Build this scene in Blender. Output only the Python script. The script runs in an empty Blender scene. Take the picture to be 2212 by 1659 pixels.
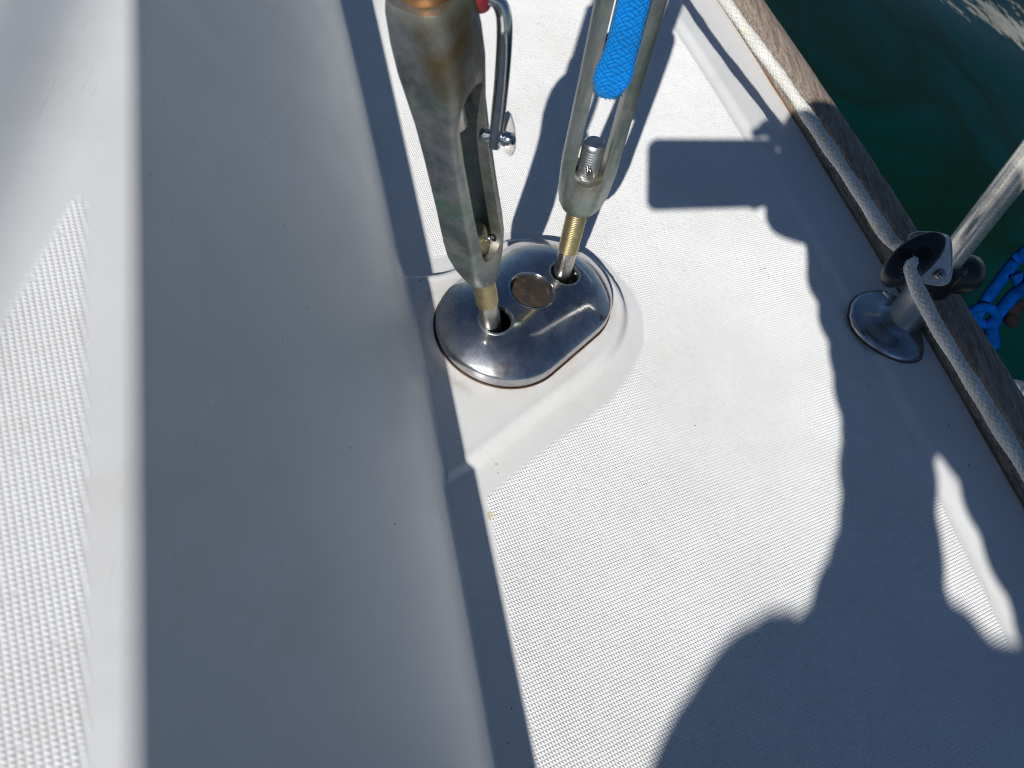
import bpy, bmesh, math, random
import numpy as np
from mathutils import Vector, Matrix
random.seed(4); rng = np.random.RandomState(4)
PI = math.pi

# ------------------------------------------------------------------ camera frame
# world: z = deck normal, x = outboard, y = forward.  Pixel helpers use the 2212 x 1659 view of the photo.
FPX, CX, CY = 1661.0, 1106.0, 829.5
NAD = (655.0, 1914.0)
_u = np.array([-(NAD[0]-CX)/FPX, (NAD[1]-CY)/FPX, 1.0]); _u /= np.linalg.norm(_u)
_x = np.array([1.0, 0, 0]) - _u[0]*_u; _x /= np.linalg.norm(_x)
_y = np.cross(_u, _x)
RM = np.array([_x, _y, _u])
H = 0.52
CAM = np.array([0, 0, H])
def ray(x, y): return RM @ np.array([(x-CX)/FPX, -(y-CY)/FPX, -1.0])
def at(x, y, z=0.0):
    r = ray(x, y); return CAM + r*((z-H)/r[2])
def atD(x, y, d): return CAM + ray(x, y)*d
SUN = ray(1425, 320); SUN /= np.linalg.norm(SUN)          # direction the sunlight travels

scene = bpy.context.scene
C = scene.collection
cam_d = bpy.data.cameras.new('camera'); cam = bpy.data.objects.new('camera', cam_d); C.objects.link(cam)
m3 = Matrix(RM.tolist()); cam.matrix_world = Matrix.Translation(CAM.tolist()) @ m3.to_4x4()
cam_d.sensor_width = 36; cam_d.lens = 36*FPX/2212.0
cam_d.clip_start = 0.002; cam_d.clip_end = 3000
cam_d.dof.use_dof = True; cam_d.dof.focus_distance = 0.63; cam_d.dof.aperture_fstop = 12.5
scene.camera = cam

# ------------------------------------------------------------------ sky, sun, exposure
el = math.asin(-SUN[2]); src = -SUN
w = bpy.data.worlds.new('World'); scene.world = w; w.use_nodes = True
nt = w.node_tree; bg = nt.nodes['Background']
sky = nt.nodes.new('ShaderNodeTexSky'); sky.sky_type = 'NISHITA'; sky.sun_disc = False
sky.sun_elevation = el; sky.sun_rotation = math.atan2(src[0], src[1])
sky.air_density = 1.0; sky.dust_density = 0.0; sky.ozone_density = 5.0
nt.links.new(sky.outputs[0], bg.inputs[0]); bg.inputs[1].default_value = 0.05
sd = bpy.data.lights.new('sun', 'SUN'); sd.energy = 4.6; sd.angle = math.radians(0.53); sd.color = (1.0, 0.975, 0.935)
so = bpy.data.objects.new('sun', sd); C.objects.link(so)
so.rotation_euler = Vector(SUN.tolist()).to_track_quat('-Z', 'Y').to_euler(); so.location = (-3, -6, 6)
scene.view_settings.view_transform = 'Standard'; scene.view_settings.look = 'None'
scene.view_settings.exposure = 0.0; scene.view_settings.gamma = 1.0
try: scene.view_settings.use_curve_mapping = False
except Exception: pass
scene.cycles.pixel_filter_type = 'BLACKMAN_HARRIS'; scene.cycles.filter_width = 1.15
scene.render.resolution_x = 1024; scene.render.resolution_y = 768

# ------------------------------------------------------------------ helpers
def tag(o, label=None, cat=None, group=None, kind=None):
    if label: o['label'] = label
    if cat: o['category'] = cat
    if group: o['group'] = group
    if kind: o['kind'] = kind
    return o
def empty(name, loc=(0, 0, 0), label=None, cat=None, group=None):
    o = bpy.data.objects.new(name, None); C.objects.link(o); o.location = [float(v) for v in loc]; o.empty_display_size = .02
    return tag(o, label, cat, group)
def mesh(name, V, F, mat, parent=None, smooth=True, attrs=None):
    """world-space verts; parented things keep their world place"""
    V = np.asarray(V, float)
    me = bpy.data.meshes.new(name)
    org = np.array(parent_loc(parent))
    me.from_pydata((V-org).tolist(), [], F.tolist() if isinstance(F, np.ndarray) else F); me.update()
    if smooth: me.polygons.foreach_set('use_smooth', [True]*len(me.polygons))
    if attrs:
        for k, a in attrs.items():
            at_ = me.attributes.new(k, 'FLOAT', 'POINT'); at_.data.foreach_set('value', np.asarray(a, float).ravel())
    if mat: me.materials.append(mat)
    o = bpy.data.objects.new(name, me); C.objects.link(o)
    if parent: o.parent = parent
    return o
def parent_loc(p):
    l = np.zeros(3)
    while p is not None:
        l += np.array(p.location); p = p.parent
    return l
def grid_faces(n, m, wrap=False):
    """n rows x m columns of verts; wrap closes the columns"""
    r = np.arange(n-1)[:, None]*m; c = np.arange(m if wrap else m-1)[None, :]; c2 = (c+1) % m
    return np.stack([(r+c).ravel(), (r+c2).ravel(), (r+m+c2).ravel(), (r+m+c).ravel()], 1)
def frame_of(d, up=None):
    d = np.asarray(d, float); d = d/np.linalg.norm(d)
    if up is None: up = np.array([0, 0, 1.0]) if abs(d[2]) < .9 else np.array([1.0, 0, 0])
    s = np.asarray(up, float) - np.dot(up, d)*d; s /= np.linalg.norm(s)
    return s, np.cross(d, s), d
def spline(P, n):
    P = np.asarray(P, float)
    t = np.concatenate([[0], np.cumsum(np.linalg.norm(np.diff(P, axis=0), axis=1))])
    T = np.linspace(0, t[-1], n); out = np.zeros((n, P.shape[1]))
    M = np.zeros_like(P)
    for i in range(len(P)):
        a, b = max(i-1, 0), min(i+1, len(P)-1); M[i] = (P[b]-P[a])/(t[b]-t[a])
    k = np.clip(np.searchsorted(t, T, 'right')-1, 0, len(P)-2)
    h = (t[k+1]-t[k]); s = ((T-t[k])/h)[:, None]; h = h[:, None]
    return (2*s**3-3*s**2+1)*P[k]+(s**3-2*s**2+s)*h*M[k]+(-2*s**3+3*s**2)*P[k+1]+(s**3-s**2)*h*M[k+1]
def lathe(name, base, axis, prof, mat, parent, seg=32, cap=True, smooth=True, sq=None):
    """prof: list of (distance along axis, radius)"""
    s, t, d = frame_of(axis); base = np.asarray(base, float)
    prof = np.asarray(prof, float); a = np.linspace(0, 2*PI, seg, endpoint=False)
    ring = np.cos(a)[:, None]*s + np.sin(a)[:, None]*t
    V = (base + prof[:, 0][:, None, None]*d + prof[:, 1][:, None, None]*ring[None]).reshape(-1, 3)
    F = grid_faces(len(prof), seg, True).tolist()
    if cap:
        F.append(list(range(seg))[::-1]); n0 = (len(prof)-1)*seg; F.append(list(range(n0, n0+seg)))
    o = mesh(name, V, F, mat, parent, smooth)
    if smooth: sharp(o)
    return o
def sharp(o, ang=40):
    bm = bmesh.new(); bm.from_mesh(o.data)
    bmesh.ops.recalc_face_normals(bm, faces=bm.faces)
    for e in bm.edges:
        if len(e.link_faces) == 2 and e.calc_face_angle(0) > math.radians(ang): e.smooth = False
    bm.to_mesh(o.data); bm.free()
def tube(name, P, r, mat, parent, seg=16, n=None, cap=True):
    P = np.asarray(P, float)
    if n: P = spline(P, n)
    r = np.full(len(P), r) if np.isscalar(r) else np.interp(np.linspace(0, 1, len(P)), np.linspace(0, 1, len(r)), r)
    V = []; up = None
    for i in range(len(P)):
        d = P[min(i+1, len(P)-1)]-P[max(i-1, 0)]
        s, t, d = frame_of(d, up if up is not None and abs(np.dot(up, d/np.linalg.norm(d))) < .95 else None); up = s
        a = np.linspace(0, 2*PI, seg, endpoint=False)
        V.append(P[i]+r[i]*(np.cos(a)[:, None]*s+np.sin(a)[:, None]*t))
    F = grid_faces(len(P), seg, True).tolist()
    if cap: F += [list(range(seg))[::-1], list(range((len(P)-1)*seg, len(P)*seg))]
    o = mesh(name, np.concatenate(V), F, mat, parent); sharp(o, 60); return o
def apply_mods(o):
    dg = bpy.context.evaluated_depsgraph_get(); dg.update()
    me = bpy.data.meshes.new_from_object(o.evaluated_get(dg)); o.modifiers.clear(); o.data = me
def sstep(x): x = np.clip(x, 0, 1); return x*x*(3-2*x)
def inpoly(x, y, P):
    P = np.asarray(P); r = np.zeros(x.shape, bool); j = len(P)-1
    for i in range(len(P)):
        xi, yi = P[i]; xj, yj = P[j]
        c = ((yi > y) != (yj > y)) & (x < (xj-xi)*(y-yi)/((yj-yi) + 1e-12)+xi)
        r ^= c; j = i
    return r

# ------------------------------------------------------------------ materials
def nodes(name):
    m = bpy.data.materials.new(name); m.use_nodes = True
    return m, m.node_tree, m.node_tree.nodes['Principled BSDF']
def N(nt, t, **k):
    n = nt.nodes.new(t)
    for a, b in k.items():
        if a in n.inputs.keys(): n.inputs[a].default_value = b
        else: setattr(n, a, b)
    return n
def ramp(nt, fac, stops):
    r = nt.nodes.new('ShaderNodeValToRGB'); e = r.color_ramp.elements
    e[0].position, e[0].color = stops[0][0], (*stops[0][1], 1) if len(stops[0][1]) == 3 else stops[0][1]
    e[1].position, e[1].color = stops[-1][0], (*stops[-1][1], 1)
    for p, c in stops[1:-1]:
        q = e.new(p); q.color = (*c, 1)
    nt.links.new(fac, r.inputs[0]); return r
def objco(nt): return N(nt, 'ShaderNodeTexCoord').outputs['Object']
def noise(nt, co, scale, detail=5, rough=.6, dist=0.0):
    n = N(nt, 'ShaderNodeTexNoise'); n.inputs['Scale'].default_value = scale; n.inputs['Detail'].default_value = detail
    n.inputs['Roughness'].default_value = rough; n.inputs['Distortion'].default_value = dist
    nt.links.new(co, n.inputs['Vector']); return n.outputs['Fac']
def mix(nt, fac, a, b, mode='MIX'):
    m = N(nt, 'ShaderNodeMix', data_type='RGBA', blend_type=mode)
    for i, v in ((0, fac), (6, a), (7, b)):
        if hasattr(v, 'is_output'): nt.links.new(v, m.inputs[i])
        else: m.inputs[i].default_value = v if not isinstance(v, tuple) or len(v) == 4 else (*v, 1)
    return m.outputs[2]
def bump(nt, b, h, strength, dist):
    n = N(nt, 'ShaderNodeBump'); n.inputs['Strength'].default_value = strength; n.inputs['Distance'].default_value = dist
    nt.links.new(h, n.inputs['Height']); nt.links.new(n.outputs[0], b.inputs['Normal']); return n
def simple(name, col, rough=.5, metal=0.0, var=.12, scale=60, bmp=0.0, rvar=.1):
    m, nt, b = nodes(name); co = objco(nt); f = noise(nt, co, scale)
    lo = tuple(c*(1-var) for c in col); hi = tuple(min(1, c*(1+var)) for c in col)
    nt.links.new(ramp(nt, f, [(.3, lo), (.7, hi)]).outputs[0], b.inputs['Base Color'])
    mr = N(nt, 'ShaderNodeMapRange'); mr.inputs['To Min'].default_value = max(.02, rough-rvar); mr.inputs['To Max'].default_value = rough+rvar
    nt.links.new(noise(nt, co, scale*2.3), mr.inputs[0]); nt.links.new(mr.outputs[0], b.inputs['Roughness'])
    b.inputs['Metallic'].default_value = metal
    if bmp: bump(nt, b, noise(nt, co, scale*6), bmp, .0004)
    return m

def gelcoat(name, stain=False, col=(.80, .795, .775)):
    m, nt, b = nodes(name); co = objco(nt)
    f = noise(nt, co, 14, 6, .65)
    c = ramp(nt, f, [(.28, tuple(v*.94 for v in col)), (.62, col)]).outputs[0]
    # tiny dark specks of grime
    v = N(nt, 'ShaderNodeTexVoronoi'); v.inputs['Scale'].default_value = 38; nt.links.new(co, v.inputs['Vector'])
    sp = ramp(nt, v.outputs['Distance'], [(.018, (.12, .11, .10)), (.03, (1, 1, 1))]).outputs[0]
    v2 = N(nt, 'ShaderNodeTexVoronoi'); v2.inputs['Scale'].default_value = 38; nt.links.new(co, v2.inputs['Vector'])
    g = N(nt, 'ShaderNodeMath', operation='GREATER_THAN'); g.inputs[1].default_value = .78
    nt.links.new(v2.outputs['Color'], g.inputs[0])
    c = mix(nt, g.outputs[0], c, mix(nt, 1.0, c, sp, 'MULTIPLY'))
    mp_ = N(nt, 'ShaderNodeMapping'); mp_.inputs['Rotation'].default_value = (.2, .1, .7); mp_.inputs['Scale'].default_value = (1, .06, 1)
    nt.links.new(co, mp_.inputs['Vector'])
    c = mix(nt, 1.0, c, ramp(nt, noise(nt, mp_.outputs[0], 420, 3, .5), [(.27, (.90, .90, .89)), (.33, (1, 1, 1))]).outputs[0], 'MULTIPLY')
    c = mix(nt, 1.0, c, ramp(nt, noise(nt, co, 5, 6, .7, .5), [(.30, (.93, .92, .90)), (.55, (1, 1, 1))]).outputs[0], 'MULTIPLY')
    if stain:
        a = N(nt, 'ShaderNodeAttribute', attribute_name='stain')
        mm = N(nt, 'ShaderNodeMath', operation='MULTIPLY'); nt.links.new(a.outputs['Fac'], mm.inputs[0])
        nt.links.new(ramp(nt, noise(nt, co, 70, 6, .7), [(.3, (.25, .25, .25)), (.7, (1, 1, 1))]).outputs[0], mm.inputs[1])
        c = mix(nt, mm.outputs[0], c, (.40, .30, .19))
    nt.links.new(c, b.inputs['Base Color'])
    mr = N(nt, 'ShaderNodeMapRange'); mr.inputs['To Min'].default_value = .26; mr.inputs['To Max'].default_value = .46
    nt.links.new(noise(nt, co, 30), mr.inputs[0]); nt.links.new(mr.outputs[0], b.inputs['Roughness'])
    b.inputs['Specular IOR Level'].default_value = .4
    bump(nt, b, noise(nt, co, 400, 3), .05, .0003)
    return m
M_GEL = gelcoat('white_gelcoat', True)
M_ROOF = gelcoat('white_gelcoat_cabin')
def nonskid_mat():
    m, nt, b = nodes('non_skid_gelcoat'); co = objco(nt)
    c = ramp(nt, noise(nt, co, 9, 7, .7), [(.30, (.77, .76, .735)), (.6, (.85, .845, .83))]).outputs[0]
    c = mix(nt, 1.0, c, ramp(nt, noise(nt, co, 160, 5, .75), [(.30, (.93, .92, .90)), (.5, (1, 1, 1))]).outputs[0], 'MULTIPLY')
    v = N(nt, 'ShaderNodeTexVoronoi'); v.inputs['Scale'].default_value = 30; nt.links.new(co, v.inputs['Vector'])
    c = mix(nt, 1.0, c, ramp(nt, v.outputs['Distance'], [(.016, (.16, .14, .12)), (.028, (1, 1, 1))]).outputs[0], 'MULTIPLY')
    nt.links.new(c, b.inputs['Base Color']); b.inputs['Roughness'].default_value = .5
    return m
M_SKID = nonskid_mat()

def polished(name, tint=(.62, .62, .63), rough=.10, rust=.35, scratch=True):
    m, nt, b = nodes(name); co = objco(nt)
    b.inputs['Metallic'].default_value = 1.0
    sm = noise(nt, co, 55, 8, .7, .6)
    c = ramp(nt, sm, [(.32, tuple(v*.72 for v in tint)), (.55, tint)]).outputs[0]
    rs = ramp(nt, noise(nt, co, 120, 6, .75), [(.66, (0, 0, 0)), (.78, (rust,)*3)]).outputs[0]
    c = mix(nt, rs, c, (.30, .16, .07))
    nt.links.new(c, b.inputs['Base Color'])
    mr = N(nt, 'ShaderNodeMapRange'); mr.inputs['From Min'].default_value = .3; mr.inputs['From Max'].default_value = .7
    mr.inputs['To Min'].default_value = rough*.75; mr.inputs['To Max'].default_value = rough*1.6
    nt.links.new(noise(nt, co, 80, 8, .75), mr.inputs[0])
    nt.links.new(mr.outputs[0], b.inputs['Roughness'])
    if scratch:      # mirror polish overlaid with a haze of very fine wiping scratches
        g2 = N(nt, 'ShaderNodeBsdfGlossy'); g2.inputs['Roughness'].default_value = .36; nt.links.new(c, g2.inputs['Color'])
        ms = N(nt, 'ShaderNodeMixShader'); om = [n_ for n_ in nt.nodes if n_.type == 'OUTPUT_MATERIAL'][0]
        fr2 = N(nt, 'ShaderNodeMapRange'); fr2.inputs['From Min'].default_value = .35; fr2.inputs['From Max'].default_value = .65; fr2.inputs['To Min'].default_value = .16; fr2.inputs['To Max'].default_value = .55
        nt.links.new(noise(nt, co, 60, 8, .72, .4), fr2.inputs[0]); nt.links.new(fr2.outputs[0], ms.inputs[0])
        nt.links.new(b.outputs[0], ms.inputs[1]); nt.links.new(g2.outputs[0], ms.inputs[2]); nt.links.new(ms.outputs[0], om.inputs['Surface'])
    if scratch:
        wv = N(nt, 'ShaderNodeTexWave', wave_type='RINGS', rings_direction='Z'); wv.inputs['Scale'].default_value = 260
        wv.inputs['Distortion'].default_value = 6; wv.inputs['Detail'].default_value = 3; wv.inputs['Detail Scale'].default_value = 4
        nt.links.new(co, wv.inputs['Vector'])
        bump(nt, b, wv.outputs['Fac'], .035, .0001)
    return m
M_SS = polished('polished_stainless', (.50, .50, .52), .075)
M_SS2 = polished('clean_stainless', (.66, .66, .65), .12, .12, False)
M_TUBE = polished('weathered_stainless_sunlit_tone', (.90, .86, .76), .24, .75, False); M_TUBE.node_tree.nodes['Principled BSDF'].inputs['Metallic'].default_value = .65  # cream of reflected sunlit surfaces put into the base colour, over real rust specks
def patina(name, amt, stretch=1.0, base=((.10, .11, .11), (.18, .195, .20), (.29, .30, .305), (.22, .22, .16)), sc=34):
    m, nt, b = nodes(name); tc = N(nt, 'ShaderNodeTexCoord'); mp = N(nt, 'ShaderNodeMapping'); mp.inputs['Scale'].default_value = (1, 1, stretch)
    nt.links.new(tc.outputs['Object'], mp.inputs['Vector']); co = mp.outputs[0]; oc_ = tc.outputs['Object']
    f = noise(nt, co, sc, 7, .58, .35)
    c = ramp(nt, f, [(.30, base[0]), (.43, base[1]), (.56, base[2]), (.70, base[3])]).outputs[0]
    g = ramp(nt, noise(nt, oc_, 24, 7, .7, .4), [(.50, (0, 0, 0)), (.60, (amt,)*3)]).outputs[0]
    c = mix(nt, g, c, (.16, .25, .20))
    wh = ramp(nt, noise(nt, oc_, 31, 8, .72, .3), [(.52, (0, 0, 0)), (.66, (.60,)*3)]).outputs[0]
    c = mix(nt, wh, c, (.42, .41, .37))
    fl_ = ramp(nt, noise(nt, co, 260, 5, .7), [(.36, (.80, .80, .78)), (.56, (1, 1, 1))]).outputs[0]
    c = mix(nt, 1.0, c, fl_, 'MULTIPLY')
    a = N(nt, 'ShaderNodeAttribute', attribute_name='rust')
    ml = N(nt, 'ShaderNodeMath', operation='MULTIPLY'); nt.links.new(a.outputs['Fac'], ml.inputs[0])
    nt.links.new(ramp(nt, noise(nt, oc_, 45, 7, .7), [(.38, (.12, .12, .12)), (.6, (1, 1, 1))]).outputs[0], ml.inputs[1])
    c = mix(nt, ml.outputs[0], c, (.17, .125, .055))
    ge = N(nt, 'ShaderNodeNewGeometry'); pr = ramp(nt, ge.outputs['Pointiness'], [(.515, (0, 0, 0)), (.56, (.75, .75, .75))]).outputs[0]
    c = mix(nt, pr, c, (.40, .385, .31))
    nt.links.new(c, b.inputs['Base Color'])
    b.inputs['Metallic'].default_value = .80
    mr = N(nt, 'ShaderNodeMapRange'); mr.inputs['To Min'].default_value = .26; mr.inputs['To Max'].default_value = .60
    nt.links.new(noise(nt, co, 120, 6, .7), mr.inputs[0]); nt.links.new(mr.outputs[0], b.inputs['Roughness'])
    bump(nt, b, noise(nt, co, 200, 5, .6), .14, .0004)
    return m
M_PAT = patina('tarnished_chromed_bronze', .6, .10, ((.13, .15, .14), (.22, .245, .235), (.34, .36, .355), (.25, .26, .22)), 60)
M_PAT2 = patina('tarnished_chromed_bronze_worn', .8)
M_BRASS = simple('weathered_bronze_thread', (.62, .50, .27), .32, 1.0, .2, 160)
M_STEEL = simple('worn_steel_shank', (.42, .40, .37), .26, 1.0, .2, 120)
M_STEEL2 = simple('bright_steel_stud', (.58, .59, .60), .38, 1.0, .12, 140)
M_COPPER = simple('rusty_copper_nut', (.42, .22, .10), .4, .8, .35, 80)
M_PLUG = None
def plug_mat():
    m, nt, b = nodes('corroded_brown_plate'); co = objco(nt)
    c = ramp(nt, noise(nt, co, 70, 8, .7, 1.2), [(.3, (.035, .028, .024)), (.54, (.06, .047, .037)), (.66, (.15, .085, .04)), (.8, (.13, .11, .095))]).outputs[0]
    nt.links.new(c, b.inputs['Base Color']); b.inputs['Roughness'].default_value = .45; b.inputs['Metallic'].default_value = .25
    bump(nt, b, noise(nt, co, 180, 6), .4, .0006); return m
M_PLUG = plug_mat()
M_BLACK = simple('black_plastic', (.012, .013, .015), .38, 0, .2, 90, .1)
M_MAROON = simple('maroon_rubber', (.16, .015, .02), .5)
M_SEAL = simple('brown_sealant', (.20, .11, .05), .6, 0, .4, 90)
M_RUSTLINE = simple('rust_stained_bedding', (.09, .045, .025), .6, 0, .4, 90)
def wood():
    m, nt, b = nodes('weathered_teak'); tc = N(nt, 'ShaderNodeTexCoord'); mp = N(nt, 'ShaderNodeMapping')
    nt.links.new(tc.outputs['Object'], mp.inputs['Vector'])
    mp.inputs['Rotation'].default_value = (0, 0, -math.radians(15)); mp.inputs['Scale'].default_value = (1, .055, 1)
    f = noise(nt, mp.outputs[0], 230, 8, .72, .4)
    c = ramp(nt, f, [(.25, (.095, .072, .055)), (.42, (.25, .19, .145)), (.58, (.38, .305, .24)), (.75, (.49, .42, .35))]).outputs[0]
    f2 = noise(nt, mp.outputs[0], 900, 4, .6)
    c = mix(nt, 1.0, c, ramp(nt, f2, [(.36, (.45, .42, .40)), (.5, (1, 1, 1))]).outputs[0], 'MULTIPLY')
    nt.links.new(c, b.inputs['Base Color']); b.inputs['Roughness'].default_value = .75
    bump(nt, b, f, .9, .0012); return m
M_WOOD = wood()
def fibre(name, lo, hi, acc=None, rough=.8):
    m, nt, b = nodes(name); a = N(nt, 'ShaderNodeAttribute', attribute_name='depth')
    c = ramp(nt, a.outputs['Fac'], [(0.0, lo), (.75, hi)]).outputs[0]  # grooves between strands darkened in colour, painted shade following the braid height
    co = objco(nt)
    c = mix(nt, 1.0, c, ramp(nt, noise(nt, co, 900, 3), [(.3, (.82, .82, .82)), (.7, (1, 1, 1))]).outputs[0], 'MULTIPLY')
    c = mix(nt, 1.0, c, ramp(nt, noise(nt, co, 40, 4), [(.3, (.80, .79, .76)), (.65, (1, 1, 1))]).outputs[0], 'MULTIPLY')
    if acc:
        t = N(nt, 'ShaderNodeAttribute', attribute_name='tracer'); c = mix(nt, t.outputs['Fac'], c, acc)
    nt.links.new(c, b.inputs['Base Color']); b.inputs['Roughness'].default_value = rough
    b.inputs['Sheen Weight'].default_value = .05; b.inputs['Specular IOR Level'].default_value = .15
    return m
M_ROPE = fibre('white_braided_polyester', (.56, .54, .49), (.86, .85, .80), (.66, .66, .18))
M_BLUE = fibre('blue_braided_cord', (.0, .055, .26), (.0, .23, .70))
M_BLUE2 = simple('blue_polyester_shade_dark', (.0, .024, .13), .95, 0, .35, 200, .6); M_BLUE2.node_tree.nodes['Principled BSDF'].inputs['Specular IOR Level'].default_value = .02  # shade on the line put into its blue as a darker base
M_HOOK = simple('matt_black_rubber', (.006, .006, .007), .9); M_HOOK.node_tree.nodes['Principled BSDF'].inputs['Specular IOR Level'].default_value = .1

# ------------------------------------------------------------------ deck geometry functions
def fitline(P, deg):
    P = np.asarray(P); c = np.polyfit(P[:, 1], P[:, 0], deg); y0, y1 = P[:, 1].min(), P[:, 1].max(); d = np.polyder(c)
    def f(y):
        yc = np.clip(y, y0, y1); return np.polyval(c, yc)+np.polyval(d, yc)*(y-yc)
    return f
BASE = fitline([at(*p)[:2] for p in ((749, 54), (804, 247), (840, 400), (869, 538), (913, 839), (944, 984), (998, 1201), (1034, 1382), (1082, 1659))], 2)
RAIL = fitline([at(*p)[:2] for p in ((1604, 96), (1666, 185), (1709, 251), (1762, 334), (1881, 542), (2020, 785), (2112, 935), (2212, 1098))], 2)
EDGE = fitline([(-.178, .532), (-.133, .351), (-.102, .233), (-.084, .161), (-.059, .059), (-.045, -.002), (-.028, -.064), (-.007, -.154), (.011, -.229)], 2)
def EDGEH(y): return .229+.025*np.clip(y, -.4, .8)
PC = at(1147, 634, .03)[:2]; _h1 = at(1068, 697, .03)[:2]; _h2 = at(1212, 588, .03)[:2]
PAX = (_h2-_h1)/np.linalg.norm(_h2-_h1); PNN = np.array([-PAX[1], PAX[0]])
PC = PC + PAX*(-.003) + PNN*(-.003)
def plate_sdf(x, y, half=.0315, r=.0570):
    dx = x-PC[0]; dy = y-PC[1]; a = dx*PAX[0]+dy*PAX[1]; b = dx*PNN[0]+dy*PNN[1]
    return np.hypot(a-np.clip(a, -half, half), b)-r
# plateau of the moulded pad (closed polygon, deck coordinates)
_pp = [(860, 600), (935, 598), (985, 585), (1040, 552), (1100, 522), (1180, 524), (1250, 545), (1302, 582), (1340, 640), (1346, 690), (1325, 745), (1270, 800), (1150, 890), (1050, 968), (1000, 1004), (930, 1040), (860, 1000)]
PADPOLY = np.array([at(x, y, .007)[:2] for x, y in _pp])
def poly_sdf(x, y, P):
    d = np.full(x.shape, 1e9)
    for i in range(len(P)):
        a, b = P[i], P[(i+1) % len(P)]; e = b-a
        if e@e < 1e-14: continue
        t = np.clip(((x-a[0])*e[0]+(y-a[1])*e[1])/(e@e), 0, 1)
        d = np.minimum(d, np.hypot(x-a[0]-t*e[0], y-a[1]-t*e[1]))
    return np.where(inpoly(x, y, P), -d, d)
PADSM = spline(np.vstack([PADPOLY, PADPOLY[:1]]), 90)[:-1]
PADH = .009
def padz(x, y):
    s = poly_sdf(x, y, PADSM)
    rim = np.exp(-((s+.0030)/.0024)**2)*.0008
    return PADH*(1-sstep((s+.0005)/.0070)) + rim
NSR = fitline([at(*p)[:2] for p in ((1454, 55), (1599, 286), (1926, 866), (2074, 1170), (2187, 1397))], 2)   # outer edge of the deck's non-skid
NSL1 = fitline([at(*p)[:2] for p in ((800, 0), (857, 240), (902, 430), (934, 560))], 1)
NSL2 = fitline([at(*p)[:2] for p in ((1048, 1073), (1088, 1300), (1120, 1480), (1152, 1659))], 1)
def deckz(x, y):
    e = x-NSR(y)
    m = .0035*sstep((e-.002)/.016)
    return padz(x, y)+m

# ------------------------------------------------------------------ deck
def rows(y0, y1, fine0, fine1, sf, sc):
    a = np.arange(y0, fine0, sc); b = np.arange(fine0, fine1, sf); c = np.arange(fine1, y1+sc, sc)
    return np.concatenate([a, b, c])
ys = rows(-1.8, 2.4, -.05, 1.1, .0028, .03)
ts = np.linspace(0, 1, 200)
Y = ys[:, None]*np.ones((1, len(ts)))
X = BASE(Y)*(1-ts)+(RAIL(Y)+.004)*ts
Zd = deckz(X, Y)
sd_ = plate_sdf(X, Y)
stain = np.clip(np.exp(-np.maximum(sd_, 0)/.004)*.5 + np.exp(-np.maximum(sd_, 0)/.022)*.15, 0, 1)
stain = np.maximum(stain, np.exp(-np.abs(X-RAIL(Y))/.004)*.7)
stain = np.maximum(stain, .5*np.exp(-((sd_-.012)/.005)**2)*(X < PC[0]-.045)*(Y < PC[1]+.01))
deck = mesh('deck', np.stack([X, Y, Zd], 2).reshape(-1, 3), grid_faces(len(ys), len(ts)), M_GEL, attrs={'stain': stain})
tag(deck, kind='structure')

def pyramids(name, cx, cy, surf, ang, p, q, h, mat, parent, jit=.05, edge=None):
    """cx, cy: cell centres in a flat frame; surf(x, y) -> 3D; ang: lattice angle"""
    e1 = np.array([math.cos(ang), math.sin(ang)]); e2 = np.array([-e1[1], e1[0]])
    n = len(cx); V = np.zeros((n, 5, 3)); k = .49
    for i, (a, b) in enumerate(((-1, -1), (1, -1), (1, 1), (-1, 1))):
        V[:, i] = surf(cx+a*k*p*e1[0]+b*k*q*e2[0], cy+a*k*p*e1[1]+b*k*q*e2[1], np.full(n, .00006))
    wear = .5+.5*np.sin(cx*31+2*np.sin(cy*17))*np.sin(cy*23+1.7*np.sin(cx*41)); fine = .5+.5*np.sin(cx*143+3*np.sin(cy*97))*np.sin(cy*121+2*np.sin(cx*77))
    hh = h*(1+rng.randn(n)*jit)*(1-.07*wear**2-.04*fine); hh = np.where(rng.rand(n) < .006, hh*.35, hh)
    if edge is not None:
        d_ = -poly_sdf(cx, cy, np.asarray(edge, float)); hh = hh*sstep(d_/.0035)+.00001
    V[:, 4] = surf(cx+rng.randn(n)*p*.03, cy+rng.randn(n)*q*.03, hh)
    base = np.arange(n)[:, None]*5
    F = np.concatenate([base+np.array([[a, b, 4]]) for a, b in ((0, 1), (1, 2), (2, 3), (3, 0))])
    o = mesh(name, V.reshape(-1, 3), F, mat, parent, smooth=False); tag(o, kind='stuff'); return o
def lattice(x0, x1, y0, y1, ang, p, q):
    e1 = np.array([math.cos(ang), math.sin(ang)]); e2 = np.array([-e1[1], e1[0]])
    R_ = math.hypot(x1-x0, y1-y0)/2; cx, cy = (x0+x1)/2, (y0+y1)/2
    i = np.arange(-int(R_/p)-2, int(R_/p)+3); j = np.arange(-int(R_/q)-2, int(R_/q)+3)
    I, J = np.meshgrid(i, j); I = I.ravel()*p; J = J.ravel()*q
    return cx+I*e1[0]+J*e2[0], cy+I*e1[1]+J*e2[1]
p_, q_ = .00411*H, .0049*H; ANG = math.radians(24.4)
lx, ly = lattice(-.15, .65, -.06, 1.12, ANG, p_, q_)
cut = [(937, 561), (967, 552), (1030, 525), (1091, 503), (1178, 510), (1260, 534), (1309, 566), (1364, 628), (1386, 677), (1388, 739), (1363, 801), (1317, 864), (1165, 976), (1048, 1073)]
cw = [at(*c_)[:2] for c_ in cut]
yt, yb = 1.1, -.05
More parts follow.
